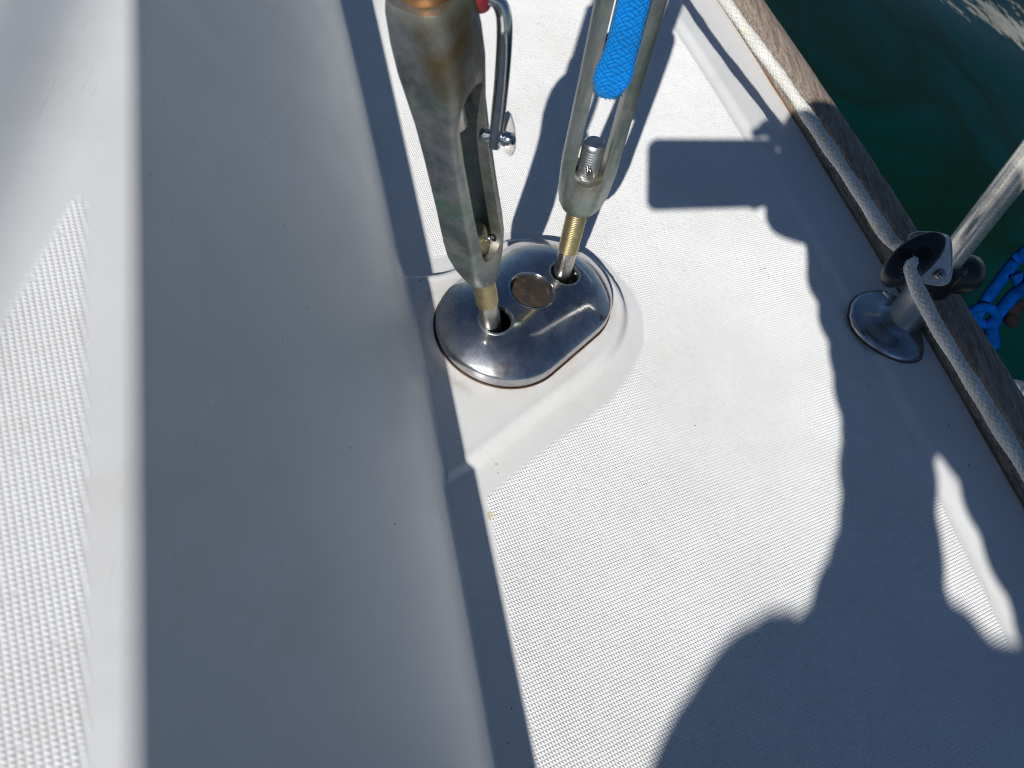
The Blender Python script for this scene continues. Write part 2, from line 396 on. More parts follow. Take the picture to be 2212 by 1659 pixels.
poly = [(NSL1(yt), yt)]+[(NSL1(v), v) for v in np.linspace(yt, cw[0][1]+.002, 8)]+[tuple(c_) for c_ in cw] + \
       [(NSL2(v), v) for v in np.linspace(cw[-1][1]-.002, yb, 8)]+[(NSR(v), v) for v in np.linspace(yb, yt, 24)]
k = (ly > yb) & (ly < yt) & (lx > -.2) & (lx < .62); lx, ly = lx[k], ly[k]
k = inpoly(lx, ly, [(float(a), float(b)) for a, b in poly]); lx, ly = lx[k], ly[k]
pyramids('non_skid_pattern', lx, ly, lambda x, y, h: np.stack([x, y, deckz(x, y)+h], 1), ANG, p_, q_, .00080, M_SKID, deck, edge=[(float(a), float(b)) for a, b in poly])
print('deck bumps', len(lx))

# ------------------------------------------------------------------ cabin trunk: roof, rounded shoulder, side, fillet
PHI = math.radians(49.7); RR = .013; ROOF = math.radians(4.0)
def profile(W, Hh):
    e = np.array([W, Hh]); c = e-RR*np.array([-math.sin(PHI), math.cos(PHI)])
    f1 = np.array([.0045, .0055]); ta = math.radians(76); tb_ = math.radians(51.5); th = PHI
    ch_ = np.linalg.norm(e-f1); c1_ = f1+np.array([math.cos(ta), math.sin(ta)])*ch_*.22; c2_ = e-np.array([math.cos(tb_), math.sin(tb_)])*ch_*.40
    P = []
    for t in np.linspace(0, 1, 9): P.append((1-t)**2*np.zeros(2)+2*t*(1-t)*np.array([.0034, .0002])+t*t*f1)
    for t in np.linspace(0, 1, 40)[1:-1]: P.append((1-t)**3*f1+3*t*(1-t)**2*c1_+3*t*t*(1-t)*c2_+t**3*e)
    for a in np.linspace(th, ROOF, 18): P.append(c+RR*np.array([-math.sin(a), math.cos(a)]))
    q0 = P[-1]
    for d in (.005, .01, .02, .03, .045, .06, .08, .1, .13, .17, .22, .3, .4, .55): P.append(q0+np.array([d, d*math.tan(ROOF)-d*d*.06]))
    return np.array(P)
yc = rows(-1.8, 2.4, -.45, 1.1, .012, .05)
prof = np.array([profile(float(BASE(y)-EDGE(y)), float(EDGEH(y))) for y in yc])
XC = BASE(yc)[:, None]-prof[:, :, 0]; ZC = prof[:, :, 1].copy(); YC = np.repeat(yc[:, None], XC.shape[1], 1)
ZC += padz(XC, YC)*(1-sstep(ZC/.045))
cabin = mesh('cabin_trunk', np.stack([XC, YC, ZC], 2).reshape(-1, 3), grid_faces(*XC.shape), M_ROOF)
tag(cabin, kind='structure')
def roofz(x, y):
    out = np.zeros(np.shape(x))
    q = BASE(y)-x
    for i in range(len(out)):
        j = np.clip((np.searchsorted(yc, y[i])), 1, len(yc)-1); t = (y[i]-yc[j-1])/(yc[j]-yc[j-1])
        out[i] = (1-t)*np.interp(q[i], prof[j-1, :, 0], prof[j-1, :, 1])+t*np.interp(q[i], prof[j, :, 0], prof[j, :, 1])
    return out
def at_roof(x, y):
    z = .235
    for _ in range(8):
        P = at(x, y, z); z = float(roofz(np.array([P[0]]), np.array([P[1]]))[0])
    return P
rp = [(188, 440), (170, 424), (150, 430), (100, 520), (50, 610), (0, 690), (-70, 820), (-80, 1800), (192, 1800), (190, 1000)]
rw = np.array([at_roof(*p)[:2] for p in rp])
o_ = at_roof(90, 1450); v1 = at_roof(90+4*12/1.8228, 1450+25*12/1.8228)-o_; v2 = at_roof(90-36*4/1.8228, 1450-14*4/1.8228)-o_
print('roof lattice', np.linalg.norm(v1)/12, math.degrees(math.atan2(v1[1], v1[0])), np.linalg.norm(v2)/4, math.degrees(math.atan2(v2[1], v2[0])))
RANG = ANG; pr_, qr_ = .00228, .00203
rx, ry = lattice(rw[:, 0].min(), rw[:, 0].max(), rw[:, 1].min(), rw[:, 1].max(), RANG, pr_, qr_)
k = inpoly(rx, ry, rw); rx, ry = rx[k], ry[k]
pyramids('non_skid_pattern', rx, ry, lambda x, y, h: np.stack([x, y, roofz(x, y)+h], 1), RANG, pr_, qr_, .00044, M_SKID, cabin, edge=rw)
print('roof bumps', len(rx))

# ------------------------------------------------------------------ hull side, toe rail, water
zs = [(.004, -.004), (.050, -.004), (.058, -.03), (.064, -.12), (.060, -.4), (.03, -.75), (-.05, -1.05)]
yh = np.arange(-3, 3.4, .1)
hx = RAIL(yh)
hull = mesh('hull', np.array([[[hx[i]+a, yh[i], b] for a, b in zs] for i in range(len(yh))]).reshape(-1, 3), grid_faces(len(yh), len(zs)), M_ROOF)
tag(hull, kind='structure')

ra = empty('toe_rail', (float(RAIL(.5)), .5, 0), 'grey weathered teak toe rail running along the deck edge above the water', 'toe rail')
yr = np.arange(-1.6, 2.3, .02)
sec = [(0, -.003), (.0005, .012), (.002, .026), (.0045, .0315), (.009, .0335), (.022, .035), (.034, .0345), (.0385, .032), (.0455, .021), (.0475, .010), (.0475, -.003)]
wob = lambda y, k: .0004*np.sin(y*37+k*1.7)+.0003*np.sin(y*91+k)
V = np.array([[[RAIL(y)+a+wob(y, j), y, b+wob(y, j+5)*.7] for j, (a, b) in enumerate(sec)] for y in yr]).reshape(-1, 3)
tr = mesh('rail_plank', V, grid_faces(len(yr), len(sec)), M_WOOD, ra); sharp(tr, 35)
tube('sealant_bead', [(RAIL(y)-.0005+wob(y, 3), y, .0032+deckz(np.array([RAIL(y)]), np.array([y]))[0]*0) for y in np.arange(-1.2, 2.2, .02)], .0014, M_SEAL, ra, 8)

# water: a rippled sheet near the boat inside a large flat sea
def water_mat():
    m, nt, b = nodes('dark_green_water'); tc = N(nt, 'ShaderNodeTexCoord'); mp = N(nt, 'ShaderNodeMapping')
    nt.links.new(tc.outputs['Object'], mp.inputs['Vector']); mp.inputs['Rotation'].default_value = (0, 0, .5); mp.inputs['Scale'].default_value = (1.0, .45, 1)
    f = noise(nt, mp.outputs[0], 1.3, 5, .55, .8)
    c = ramp(nt, f, [(.44, (.0002, .0185, .0155)), (.53, (.0014, .0115, .0040)), (.62, (.0002, .0195, .0170))]).outputs[0]
    nt.links.new(c, b.inputs['Base Color']); b.inputs['Roughness'].default_value = .03; b.inputs['IOR'].default_value = 1.33
    b.inputs['Specular IOR Level'].default_value = .28
    bump(nt, b, noise(nt, mp.outputs[0], 7, 3, .5), .10, .02)
    return m
M_WATER = water_mat()
gx = np.concatenate([[-400, -60, -12], np.arange(.2, 7.2, .035), [9, 14, 60, 400]]); gy = np.concatenate([[-400, -60, -8], np.arange(-.5, 8.5, .035), [11, 20, 80, 400]])
GX, GY = np.meshgrid(gx, gy)
def waves(x, y):
    z = 0
    for kx, ky, a, ph in ((2.1, 1.2, .010, 0), (-1.3, 3.1, .007, 1.3), (4.6, -2.2, .0035, 2.2), (3.3, 5.8, .0026, .4), (-6.1, 2.3, .0012, 3.3)):
        z = z+a*np.sin(kx*x+ky*y+ph+.5*np.sin(.9*x-.7*y+ph))
    return z
near = np.exp(-((GX-2.8)/9)**2-((GY-3)/9)**2)
sea = mesh('water', np.stack([GX, GY, -1.0+waves(GX, GY)*near], 2).reshape(-1, 3), grid_faces(*GX.shape), M_WATER); tag(sea, kind='structure')

# ------------------------------------------------------------------ chainplate cover
Z0 = PADH
cov = empty('chainplate_cover', (PC[0], PC[1], Z0), 'polished stainless oval cover plate that both turnbuckle rods pass through, on its moulded pad', 'cover plate')
def stadium(off, n=96, half=.0315, r=.0570):
    a = np.linspace(0, 2*PI, n, endpoint=False); rr = r+off
    u = rr*np.cos(a)+np.sign(np.cos(a))*half*np.clip(np.abs(np.cos(a))*6, 0, 1); v = rr*np.sin(a)
    return u, v
def stadium_pts(off, n=128, half=.0315, r=.0570):
    rr = max(r+off, 1e-4); per = 2*PI*rr+4*half; out = []
    for s in np.arange(n)/n*per:
        if s < PI*rr/2: a = s/rr; out.append((half+rr*math.cos(a), rr*math.sin(a))); continue
        s -= PI*rr/2
        if s < 2*half: out.append((half-s, rr)); continue
        s -= 2*half
        if s < PI*rr: a = PI/2+s/rr; out.append((-half+rr*math.cos(a), rr*math.sin(a))); continue
        s -= PI*rr
        if s < 2*half: out.append((-half+s, -rr)); continue
        s -= 2*half; a = -PI/2+s/rr; out.append((half+rr*math.cos(a), rr*math.sin(a)))
    return np.array(out)
def P2W(uv, z): return np.stack([PC[0]+uv[:, 0]*PAX[0]+uv[:, 1]*PNN[0], PC[1]+uv[:, 0]*PAX[1]+uv[:, 1]*PNN[1], np.full(len(uv), z) if np.isscalar(z) else z], 1)
def topz(uv, half=.0315, r=.0570):
    """gently domed top with rolled shoulder; uv relative to the cover centre"""
    d = np.hypot(uv[:, 0]-np.clip(uv[:, 0], -half, half), uv[:, 1]); s = np.clip((r-d)/r, 0, 1)
    z = .0108+.0192*(1-(1-np.clip(s*1.25, 0, 1))**2.0)-.0010*np.exp(-s*r/.0009)
    return Z0+z
HOLES = [(-.0455+.0005, 0.002), (.0445, .0015)]
B1 = at(1062, 702, .033); B2 = at(1212, 599, .033)
def toUV(p): d = np.asarray(p[:2])-PC; return np.array([d@PAX, d@PNN])
HOLES = [toUV(B1)+np.array([.0035, -.0005]), toUV(B2)+np.array([.0015, -.001])]
PLUG = toUV(at(1147, 632, .036))
print('holes', HOLES, 'plug', PLUG)
# shell as polar-ish grid over the stadium, hole areas deleted then rimmed
gu, gv = np.meshgrid(np.linspace(-.0905, .0905, 182), np.linspace(-.0595, .0595, 120)); uv = np.stack([gu.ravel(), gv.ravel()], 1)
rings = [0, -.0006, -.0016, -.003, -.005, -.0075, -.0105, -.014, -.018, -.022, -.027, -.032, -.037, -.042, -.047, -.0515, -.0555, -.0583]
V = []; n = 200
V.append(P2W(stadium_pts(.0004, n), Z0-.0005)); V.append(P2W(stadium_pts(.0002, n), Z0+.003)); V.append(P2W(stadium_pts(-.0001, n), Z0+.0095))
for of in rings[1:]:
    st = stadium_pts(of, n); V.append(P2W(st, topz(st)))
V = np.concatenate(V); nr = 3+len(rings)-1
F = grid_faces(nr, n, True).tolist(); F.append(list(range((nr-1)*n, nr*n)))
shell = mesh('cover_shell', V, F, M_SS, cov)
def cutter(uv, r, z0=-.02, z1=.06, ax=(0, 0, 1), ell=1.0):
    c = P2W(np.array([uv]), Z0)[0]; s, t, d = frame_of(ax)
    bm = bmesh.new(); a = np.linspace(0, 2*PI, 40, endpoint=False)
    lo = [bm.verts.new((c+z0*d+r*math.cos(q)*s*ell+r*math.sin(q)*t).tolist()) for q in a]; hi = [bm.verts.new((c+z1*d+r*math.cos(q)*s*ell+r*math.sin(q)*t).tolist()) for q in a]
    bm.faces.new(lo[::-1]); bm.faces.new(hi)
    for i in range(40): bm.faces.new((lo[i], lo[(i+1) % 40], hi[(i+1) % 40], hi[i]))
    me = bpy.data.meshes.new('cut'); bm.to_mesh(me); bm.free(); o = bpy.data.objects.new('cut', me); C.objects.link(o); return o
sol = shell.modifiers.new('s', 'SOLIDIFY'); sol.thickness = .002; sol.offset = -1; apply_mods(shell)
bm = bmesh.new(); bm.from_mesh(shell.data); bmesh.ops.recalc_face_normals(bm, faces=bm.faces); bm.to_mesh(shell.data); bm.free()
for uvh, r in ((HOLES[0], .0128), (HOLES[1], .0128), (PLUG, .0190)):
    c_ = cutter(uvh, r); b_ = shell.modifiers.new('b', 'BOOLEAN'); b_.operation = 'DIFFERENCE'; b_.object = c_; b_.solver = 'EXACT'
    bpy.context.view_layer.update(); apply_mods(shell); bpy.data.objects.remove(c_, do_unlink=True)
shell.data.polygons.foreach_set('use_smooth', [True]*len(shell.data.polygons)); sharp(shell, 32)
def rim(uvh, r, w_, h_, name, mat, zoff=0.0):
    a = np.linspace(0, 2*PI, 48, endpoint=False); V = []
    pr = [(r-w_*.15, -.003), (r-w_*.1, .0002), (r+w_*.25, h_), (r+w_*.7, h_*.7), (r+w_*1.2, -.0002)]
    for rr, hh in pr:
        c_ = np.stack([uvh[0]+rr*np.cos(a), uvh[1]+rr*np.sin(a)], 1); V.append(P2W(c_, topz(c_)+hh+zoff))
    return mesh(name, np.concatenate(V), grid_faces(len(pr), 48, True), mat, cov)
M_RIM = simple('salt_crusted_rim', (.30, .33, .33), .3, .9, .45, 90, .3)
rim(HOLES[0], .0128, .0020, .0006, 'rod_hole_rim', M_RIM); rim(HOLES[1], .0128, .0016, .0005, 'rod_hole_rim', M_RIM)
rim(PLUG, .0190, .0013, .0003, 'plug_seat_rim', M_SS2)
pc = P2W(np.array([PLUG]), topz(np.array([PLUG]))[0]-.0022)[0]
lathe('centre_plug', pc, (0, 0, 1), [(-.004, .0188), (.0, .0188), (.0004, .0182), (.0006, .012), (.0007, .0004)], M_PLUG, cov, 48)
# bedding shows as a thin rusty line round the foot
st = stadium_pts(.0010, 160); tube('bedding_line', np.vstack([P2W(st, Z0+.0003+0*st[:, 0]), P2W(st[:1], Z0+.0003)]), .0006, M_RUSTLINE, cov, 6, cap=False)
# black disc under the holes stands in for the shade inside the cover
lathe('hole_shade_disc', (PC[0], PC[1], Z0+.001), (0, 0, 1), [(0, .05), (.0008, .05)], M_BLACK, cov, 32)

# ------------------------------------------------------------------ turnbuckles
P1 = atD(983, 288, .42); D1 = P1-B1; D1 /= np.linalg.norm(D1)
D2 = -ray(882, 1914); D2 /= np.linalg.norm(D2)
def view_axes(P, d, ang):
    """slot axis t (through the slot) turned ang degrees from the viewer towards image right; s across the bars"""
    v = CAM-P; v = v-np.dot(v, d)*d; v /= np.linalg.norm(v); r = np.cross(d, v)
    a = math.radians(ang); t = v*math.cos(a)+r*math.sin(a); return np.cross(t, d), t
def turnbuckle_body(B, d, s, t, secs, slot, parent, mat, name='body', rust_top=False, expo=2.6, slotw=.0088):
    """secs: (L, half width across bars, half depth); slot: (L0, L1)"""
    L = np.array([q[0] for q in secs]); A = np.array([q[1] for q in secs]); D = np.array([q[2] for q in secs]); E = np.array([q[3] for q in secs])
    n = 48; a = np.linspace(0, 2*PI, n, endpoint=False); V = []
    for l, hw, hd, ex in zip(L, A, D, E):
        cu = np.sign(np.cos(a))*np.abs(np.cos(a))**(2/ex)*hw; cv = np.sign(np.sin(a))*np.abs(np.sin(a))**(2/ex)*hd
        V.append(B+l*d+cu[:, None]*s+cv[:, None]*t)
    F = grid_faces(len(L), n, True).tolist(); F += [list(range(n))[::-1], list(range((len(L)-1)*n, len(L)*n))]
    o = mesh(name, np.concatenate(V), F, mat, parent)
    bm = bmesh.new(); bm.from_mesh(o.data); bmesh.ops.recalc_face_normals(bm, faces=bm.faces); bm.to_mesh(o.data); bm.free()
    # slot cutter
    bm = bmesh.new(); ring = []
    r = slotw
    for q in np.linspace(0, PI, 13): ring.append((r*math.cos(q), slot[1]-r+r*math.sin(q)))
    for q in np.linspace(PI, 2*PI, 13): ring.append((r*math.cos(q), slot[0]+r+r*math.sin(q)))
    org = parent_loc(parent)
    lo = [bm.verts.new((B+v*d+u*s-.06*t).tolist()) for u, v in ring]; hi = [bm.verts.new((B+v*d+u*s+.06*t).tolist()) for u, v in ring]
    bm.faces.new(lo[::-1]); bm.faces.new(hi); k = len(ring)
    for i in range(k): bm.faces.new((lo[i], lo[(i+1) % k], hi[(i+1) % k], hi[i]))
    bmesh.ops.recalc_face_normals(bm, faces=bm.faces)
    me = bpy.data.meshes.new('cut'); bm.to_mesh(me); bm.free(); c_ = bpy.data.objects.new('cut', me); C.objects.link(c_)
    b_ = o.modifiers.new('b', 'BOOLEAN'); b_.operation = 'DIFFERENCE'; b_.object = c_; b_.solver = 'EXACT'
    bv = o.modifiers.new('v', 'BEVEL'); bv.width = .0013; bv.segments = 3; bv.limit_method = 'ANGLE'; bv.angle_limit = math.radians(48)
    bpy.context.view_layer.update(); apply_mods(o); bpy.data.objects.remove(c_, do_unlink=True)
    o.data.polygons.foreach_set('use_smooth', [True]*len(o.data.polygons)); sharp(o, 50)
    co = np.array([v.co for v in o.data.vertices])+org; ll = (co-B)@d; dv = (co-B)@t
    ru = np.clip((ll-(L[-1]-.075))/.05, 0, 1)*(.95 if rust_top else 0)*np.clip(.25+dv/.010, 0, 1)+.35*(np.abs(ll-slot[0]) < .012)*(np.abs((co-B)@s) < .010)
    ru = ru+.5*(dv > .004)*(np.abs((co-B)@s) < .012)*(ll > slot[0])*.6
    at_ = o.data.attributes.new('rust', 'FLOAT', 'POINT'); at_.data.foreach_set('value', np.clip(ru, 0, 1))
    return o
def thread(name, B, d, l0, l1, r, mat, parent, pitch=.0019, depth=.0006, cap=True):
    k = int((l1-l0)/pitch); pr = []
    if cap: pr.append((l0, r*.9))
    for i in range(k):
        a = l0+i*pitch; pr += [(a, r-depth), (a+pitch*.35, r), (a+pitch*.55, r)]
    pr.append((l1, r-depth))
    if cap: pr += [(l1+.0012, r-.0018)]
    return lathe(name, B, d, pr, mat, parent, 28)

# --- T1: nearer, left
tb1 = empty('turnbuckle', B1, 'left turnbuckle, tarnished and rust streaked, nearest the cabin side with a chrome shackle on it', 'turnbuckle', 'turnbuckles on the chainplate cover')
s1, t1 = view_axes(B1+D1*.18, D1, 50)
secs1 = [(.076, .0110, .0110, 2.0), (.080, .0132, .0122, 2.0), (.090, .0160, .0133, 2.3), (.102, .0184, .0138, 3.2), (.118, .0202, .0138, 4.6), (.135, .0203, .0130, 6.0), (.17, .0196, .0122, 6.5), (.215, .0190, .0122, 6.5), (.240, .0186, .0132, 6.0), (.256, .0184, .0158, 5.0), (.272, .0182, .0180, 4.6), (.290, .0180, .0184, 4.2), (.306, .0176, .0178, 3.6), (.314, .0166, .0166, 3.0)]
turnbuckle_body(B1, D1, s1, t1, secs1, (.112, .262), tb1, M_PAT2, rust_top=True, slotw=.0118)
lathe('rod_shank', B1, D1, [(-.03, .0082), (-.004, .0082), (.0, .0082), (.039, .0082), (.040, .0078)], M_STEEL, tb1, 32)
thread('threaded_stud', B1, D1, .039, .132, .0088, M_BRASS, tb1)
lathe('upper_nut', B1, D1, [(.3135, .0125), (.3155, .0138), (.323, .0138), (.327, .0120), (.329, .0100), (.345, .0100), (.36, .0100)], M_COPPER, tb1, 24)
lathe('upper_stud', B1, D1, [(.23, .0078), (.231, .0085), (.30, .0085), (.47, .0085), (.473, .004), (1.9, .0038)], M_STEEL, tb1, 20)
c1 = B1+D1*.124
tube('cotter_pin', [c1+t1*.004-s1*.002, c1+t1*.010-s1*.001, c1+t1*.0125+D1*.002, c1+t1*.012+D1*.006, c1+t1*.008+D1*.0055], .0010, M_STEEL2, tb1, 10, 26)

# --- T2: farther, right
tb2 = empty('turnbuckle', B2, 'right turnbuckle with an open slot, threaded stud end inside and blue cord hanging in it', 'turnbuckle', 'turnbuckles on the chainplate cover')
s2, t2 = view_axes(B2+D2*.15, D2, 8)
secs2 = [(.082, .0110, .0110, 2.0), (.0845, .0140, .0130, 2.0), (.090, .0168, .0145, 2.1), (.100, .0190, .0150, 2.3), (.112, .0200, .0150, 2.6), (.126, .0208, .0140, 3.2), (.145, .0206, .0125, 3.6), (.19, .0206, .0120, 3.8), (.24, .0210, .0122, 3.8), (.29, .0208, .0140, 3.2), (.315, .0200, .0150, 2.6), (.322, .0180, .0140, 2.4)]
turnbuckle_body(B2, D2, s2, t2, secs2, (.116, .296), tb2, M_PAT, slotw=.0108)
lathe('rod_shank', B2, D2, [(-.03, .0080), (.035, .0080), (.036, .0076)], M_STEEL, tb2, 32)
thread('threaded_stud', B2, D2, .035, .088, .0084, M_BRASS, tb2)
thread('stud_end', B2, D2, .106, .1450, .0084, M_STEEL2, tb2, pitch=.0022, depth=.0005)
lathe('upper_stud', B2, D2, [(.212, .0085), (.2125, .0098), (.226, .0098), (.2265, .0085), (.32, .0085), (.50, .0085), (.503, .004), (1.9, .0038)], M_STEEL, tb2, 20)
c2 = B2+D2*.1300
tube('cotter_pin', [c2+t2*.004+s2*.001, c2+t2*.0095+s2*.0005, c2+t2*.0115-D2*.002-s2*.001, c2+t2*.0120-D2*.0068-s2*.0022, c2+t2*.0118-D2*.0078-s2*.0002, c2+t2*.0115-D2*.0030+s2*.0012, c2+t2*.0088+D2*.0008+s2*.0022], .00105, M_STEEL, tb2, 10, 40)

# --- braid height field
def braid(u, v, nu, kv):
    a = u*nu+v*kv; b = u*nu-v*kv
    ia, ib = np.floor(a), np.floor(b); fa, fb = a-ia, b-ib
    par = (np.floor(a/2)+np.floor(b/2)) % 2
    ha = np.sin(PI*fb)**.6*(.55+.45*np.sin(PI*((a/2) % 1))); hb = np.sin(PI*fa)**.6*(.55+.45*np.sin(PI*((b/2) % 1)))
    return np.where(par == 0, ha, hb), ia, ib, par
# --- blue cord in the T2 slot: flattened braided sleeve, swollen frayed end
cord = empty('blue_cord', B2+D2*.2, 'flat bright blue braided cord hanging in the slot of the right turnbuckle', 'cord')
SGN = 1.0 if (RM.T@s2)[0] < 0 else -1.0
L0 = .194; nL, nA = 420, 120
ls = np.linspace(0, .20, nL); aa = np.linspace(0, 2*PI, nA, endpoint=False)
LL, AA = np.meshgrid(ls, aa, indexing='ij')
wv = np.interp(ls, [0, .004, .010, .018, .030, .05, .2], [.50, .84, 1.12, 1.16, .98, .90, 1.02])[:, None]*.0098
dp = np.interp(ls, [0, .004, .010, .02, .04, .2], [.5, .9, 1.1, 1.05, 1.0, 1.0])[:, None]*.0046
ex = 2/2.6
cu = np.sign(np.cos(AA))*np.abs(np.cos(AA))**ex; cv = np.sign(np.sin(AA))*np.abs(np.sin(AA))**ex
hgt, ia, ib, par = braid(AA/(2*PI), LL, 15, 330)
rad = 1+0*hgt
off = t2[None, None]*0
droop = (np.cos(AA)*0)
ctr = B2+(L0+LL[..., None]-.004*(np.cos(AA)[..., None]*0))*D2 + t2*(.0095+.004*np.exp(-LL[..., None]/.02)) + s2*(-.0005+.0025*np.clip(1-LL[..., None]/.035, 0, 1)*SGN)
nrm = np.cos(AA)[..., None]*s2+np.sin(AA)[..., None]*t2
fuzz = rng.rand(*AA.shape)*.00025
V = ctr+(cu*wv)[..., None]*s2+(cv*dp)[..., None]*t2+nrm*(hgt*.0009+fuzz)[..., None]
V = V.reshape(-1, 3); F = grid_faces(nL, nA, True).tolist(); F.append(list(range(nA))[::-1])
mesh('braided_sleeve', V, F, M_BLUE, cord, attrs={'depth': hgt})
# frayed yarns along the cut end
V = []; F = []
for i in range(420):
    a = random.random()*2*PI
    if i % 3 == 0: a = random.gauss(PI if s2[0] < 0 else 0, .35)
    l = abs(random.gauss(0, .004)); wq = np.interp(l, ls, wv[:, 0]); dq = np.interp(l, ls, dp[:, 0])
    p0 = B2+(L0+l)*D2+t2*(.0095+.004)+s2*(-.0005+.0025*SGN)+s2*np.cos(a)*wq+t2*np.sin(a)*dq
    dd = (s2*np.cos(a)+t2*np.sin(a))*random.uniform(.3, 1)-D2*random.uniform(0, 1.1)+rng.randn(3)*.25; dd /= np.linalg.norm(dd)
    p1 = p0+dd*random.uniform(.0008, .0034); sd2 = np.cross(dd, t2); sd2 /= np.linalg.norm(sd2)+1e-9; k = len(V)
    V += [p0-sd2*.00022, p0+sd2*.00022, p1, p0+t2*.0003]; F += [[k, k+1, k+2], [k+1, k+3, k+2], [k+3, k, k+2]]
fr = mesh('frayed_yarns', V, F, simple('blue_frayed_yarn', (.02, .30, .62), .8), cord); tag(fr, kind='stuff')

# ------------------------------------------------------------------ shackle on T1
sh = empty('shackle', atD(1075, 240, .385), 'polished chrome shackle with a pin clipped to the left turnbuckle', 'shackle')
sp = [atD(1030, 4, .352), atD(1050, -6, .350), atD(1074, 2, .352), atD(1087, 28, .356), atD(1090, 70, .362), atD(1085, 160, .378), atD(1076, 250, .395), atD(1068, 318, .408)]
tube('shackle_bow', sp, [.0034, .0036, .0038, .0038, .0038, .0037, .0037, .0036, .0030], M_SS2, sh, 24, 90)
pa, pb = atD(1040, 289, .412), atD(1106, 303, .404); pd = pb-pa; pl = np.linalg.norm(pd)
lathe('shackle_pin', pa, pd, [(0, .0024), (.0008, .0036), (.004, .0038), (.0055, .0028), (.008, .0026), (pl-.007, .0026), (pl-.0065, .0035), (pl-.004, .0040), (pl-.001, .0038), (pl+.0008, .0024), (pl+.001, .0005)], M_SS2, sh, 28)
out = [(1091, 243), (1097, 238), (1103, 246), (1110, 270), (1113, 300), (1112, 322), (1106, 335), (1098, 338), (1090, 330), (1087, 305), (1087, 270)]
fr_ = [atD(x, y, .4065) for x, y in out]; bk = [p+ray(1100, 290)*.0022+np.array([.0006, 0, 0]) for p in fr_]; k = len(out)
pt = mesh('pin_tang', fr_+bk, [list(range(k)), list(range(k, 2*k))[::-1]]+[[i, i+k, (i+1) % k+k, (i+1) % k] for i in range(k)], M_TUBE, sh, smooth=False)
bv = pt.modifiers.new('v', 'BEVEL'); bv.width = .0005; bv.segments = 2
lathe('rubber_stop', atD(1037, 0, .350), ray(1040, 4)*0+D1*1.0+s1*.3, [(-.005, .002), (-.004, .0042), (.003, .0045), (.005, .003)], M_MAROON, sh, 20)

# ------------------------------------------------------------------ stanchion, base and fairlead
SB = at(1946, 698, .006)
def on_axis(px, py, B, d):
    """closest approach of the pixel's ray to the line B + k d"""
    r = ray(px, py); w0 = CAM-B; a = r@r; b = r@d; c = d@d; e = r@w0; f = d@w0
    tt = (b*f-c*e)/(a*c-b*b); k = (a*f-b*e)/(a*c-b*b); return k
kv = on_axis(2212, 354, SB, np.array([0, 0, 1.0])); rr_ = ray(2212, 354)
tt = ((SB+np.array([0, 0, kv])-CAM)@rr_)/(rr_@rr_); ST = CAM+rr_*tt; SD = ST-SB; SD /= np.linalg.norm(SD)
print('stanchion', SB, SD, kv)
stn = empty('stanchion', SB, 'stainless steel stanchion standing by the teak rail on a polished base plate', 'stanchion')
# D-shaped dished foot
foot = [(1832, 683), (1838, 655), (1856, 637), (1885, 630), (1915, 634), (1940, 650), (1966, 672), (1980, 700), (1989, 735), (1992, 765), (1985, 778), (1962, 783), (1930, 776), (1893, 758), (1860, 733), (1840, 708)]
fp = np.array([at(x, y, .004)[:2] for x, y in foot]); fp = spline(np.vstack([fp, fp[:1]]), 97)[:-1]
lim = RAIL(fp[:, 1])-.0008; fp[:, 0] = np.minimum(fp[:, 0], lim)
cxy = fp.mean(0)*.5+SB[:2]*.5; V = []
for k_, z_ in ((1.0, .0030), (.995, .0062), (.97, .0080), (.92, .0092), (.80, .0100), (.64, .0104), (.50, .0112), (.42, .0128), (.36, .0142), (.05, .0142)):
    V.append(np.column_stack([cxy+(fp-cxy)*k_, np.full(len(fp), z_)]))
M_SOCK = simple('satin_stainless', (.50, .51, .52), .34, 1.0, .12, 70); M_FOOT = polished('tarnished_foot', (.52, .54, .57), .20, .3, False)
ft = mesh('base_plate', np.concatenate(V), grid_faces(len(V), len(fp), True).tolist()+[list(range((len(V)-1)*len(fp), len(V)*len(fp)))], M_FOOT, stn)
tube('bedding_line', np.column_stack([np.vstack([fp, fp[:1]]), np.full(len(fp)+1, .0040)]), .0011, M_RUSTLINE, stn, 6, cap=False)
lathe('socket', SB, SD, [(.002, .0180), (.006, .0176), (.070, .0176), (.071, .0166)], M_SOCK, stn, 40)
lathe('tube', SB, SD, [(.06, .0118), (.55, .0118), (.60, .0117), (.602, .010)], M_TUBE, stn, 40)
sc = SB+SD*.047+frame_of(SD)[0]*0
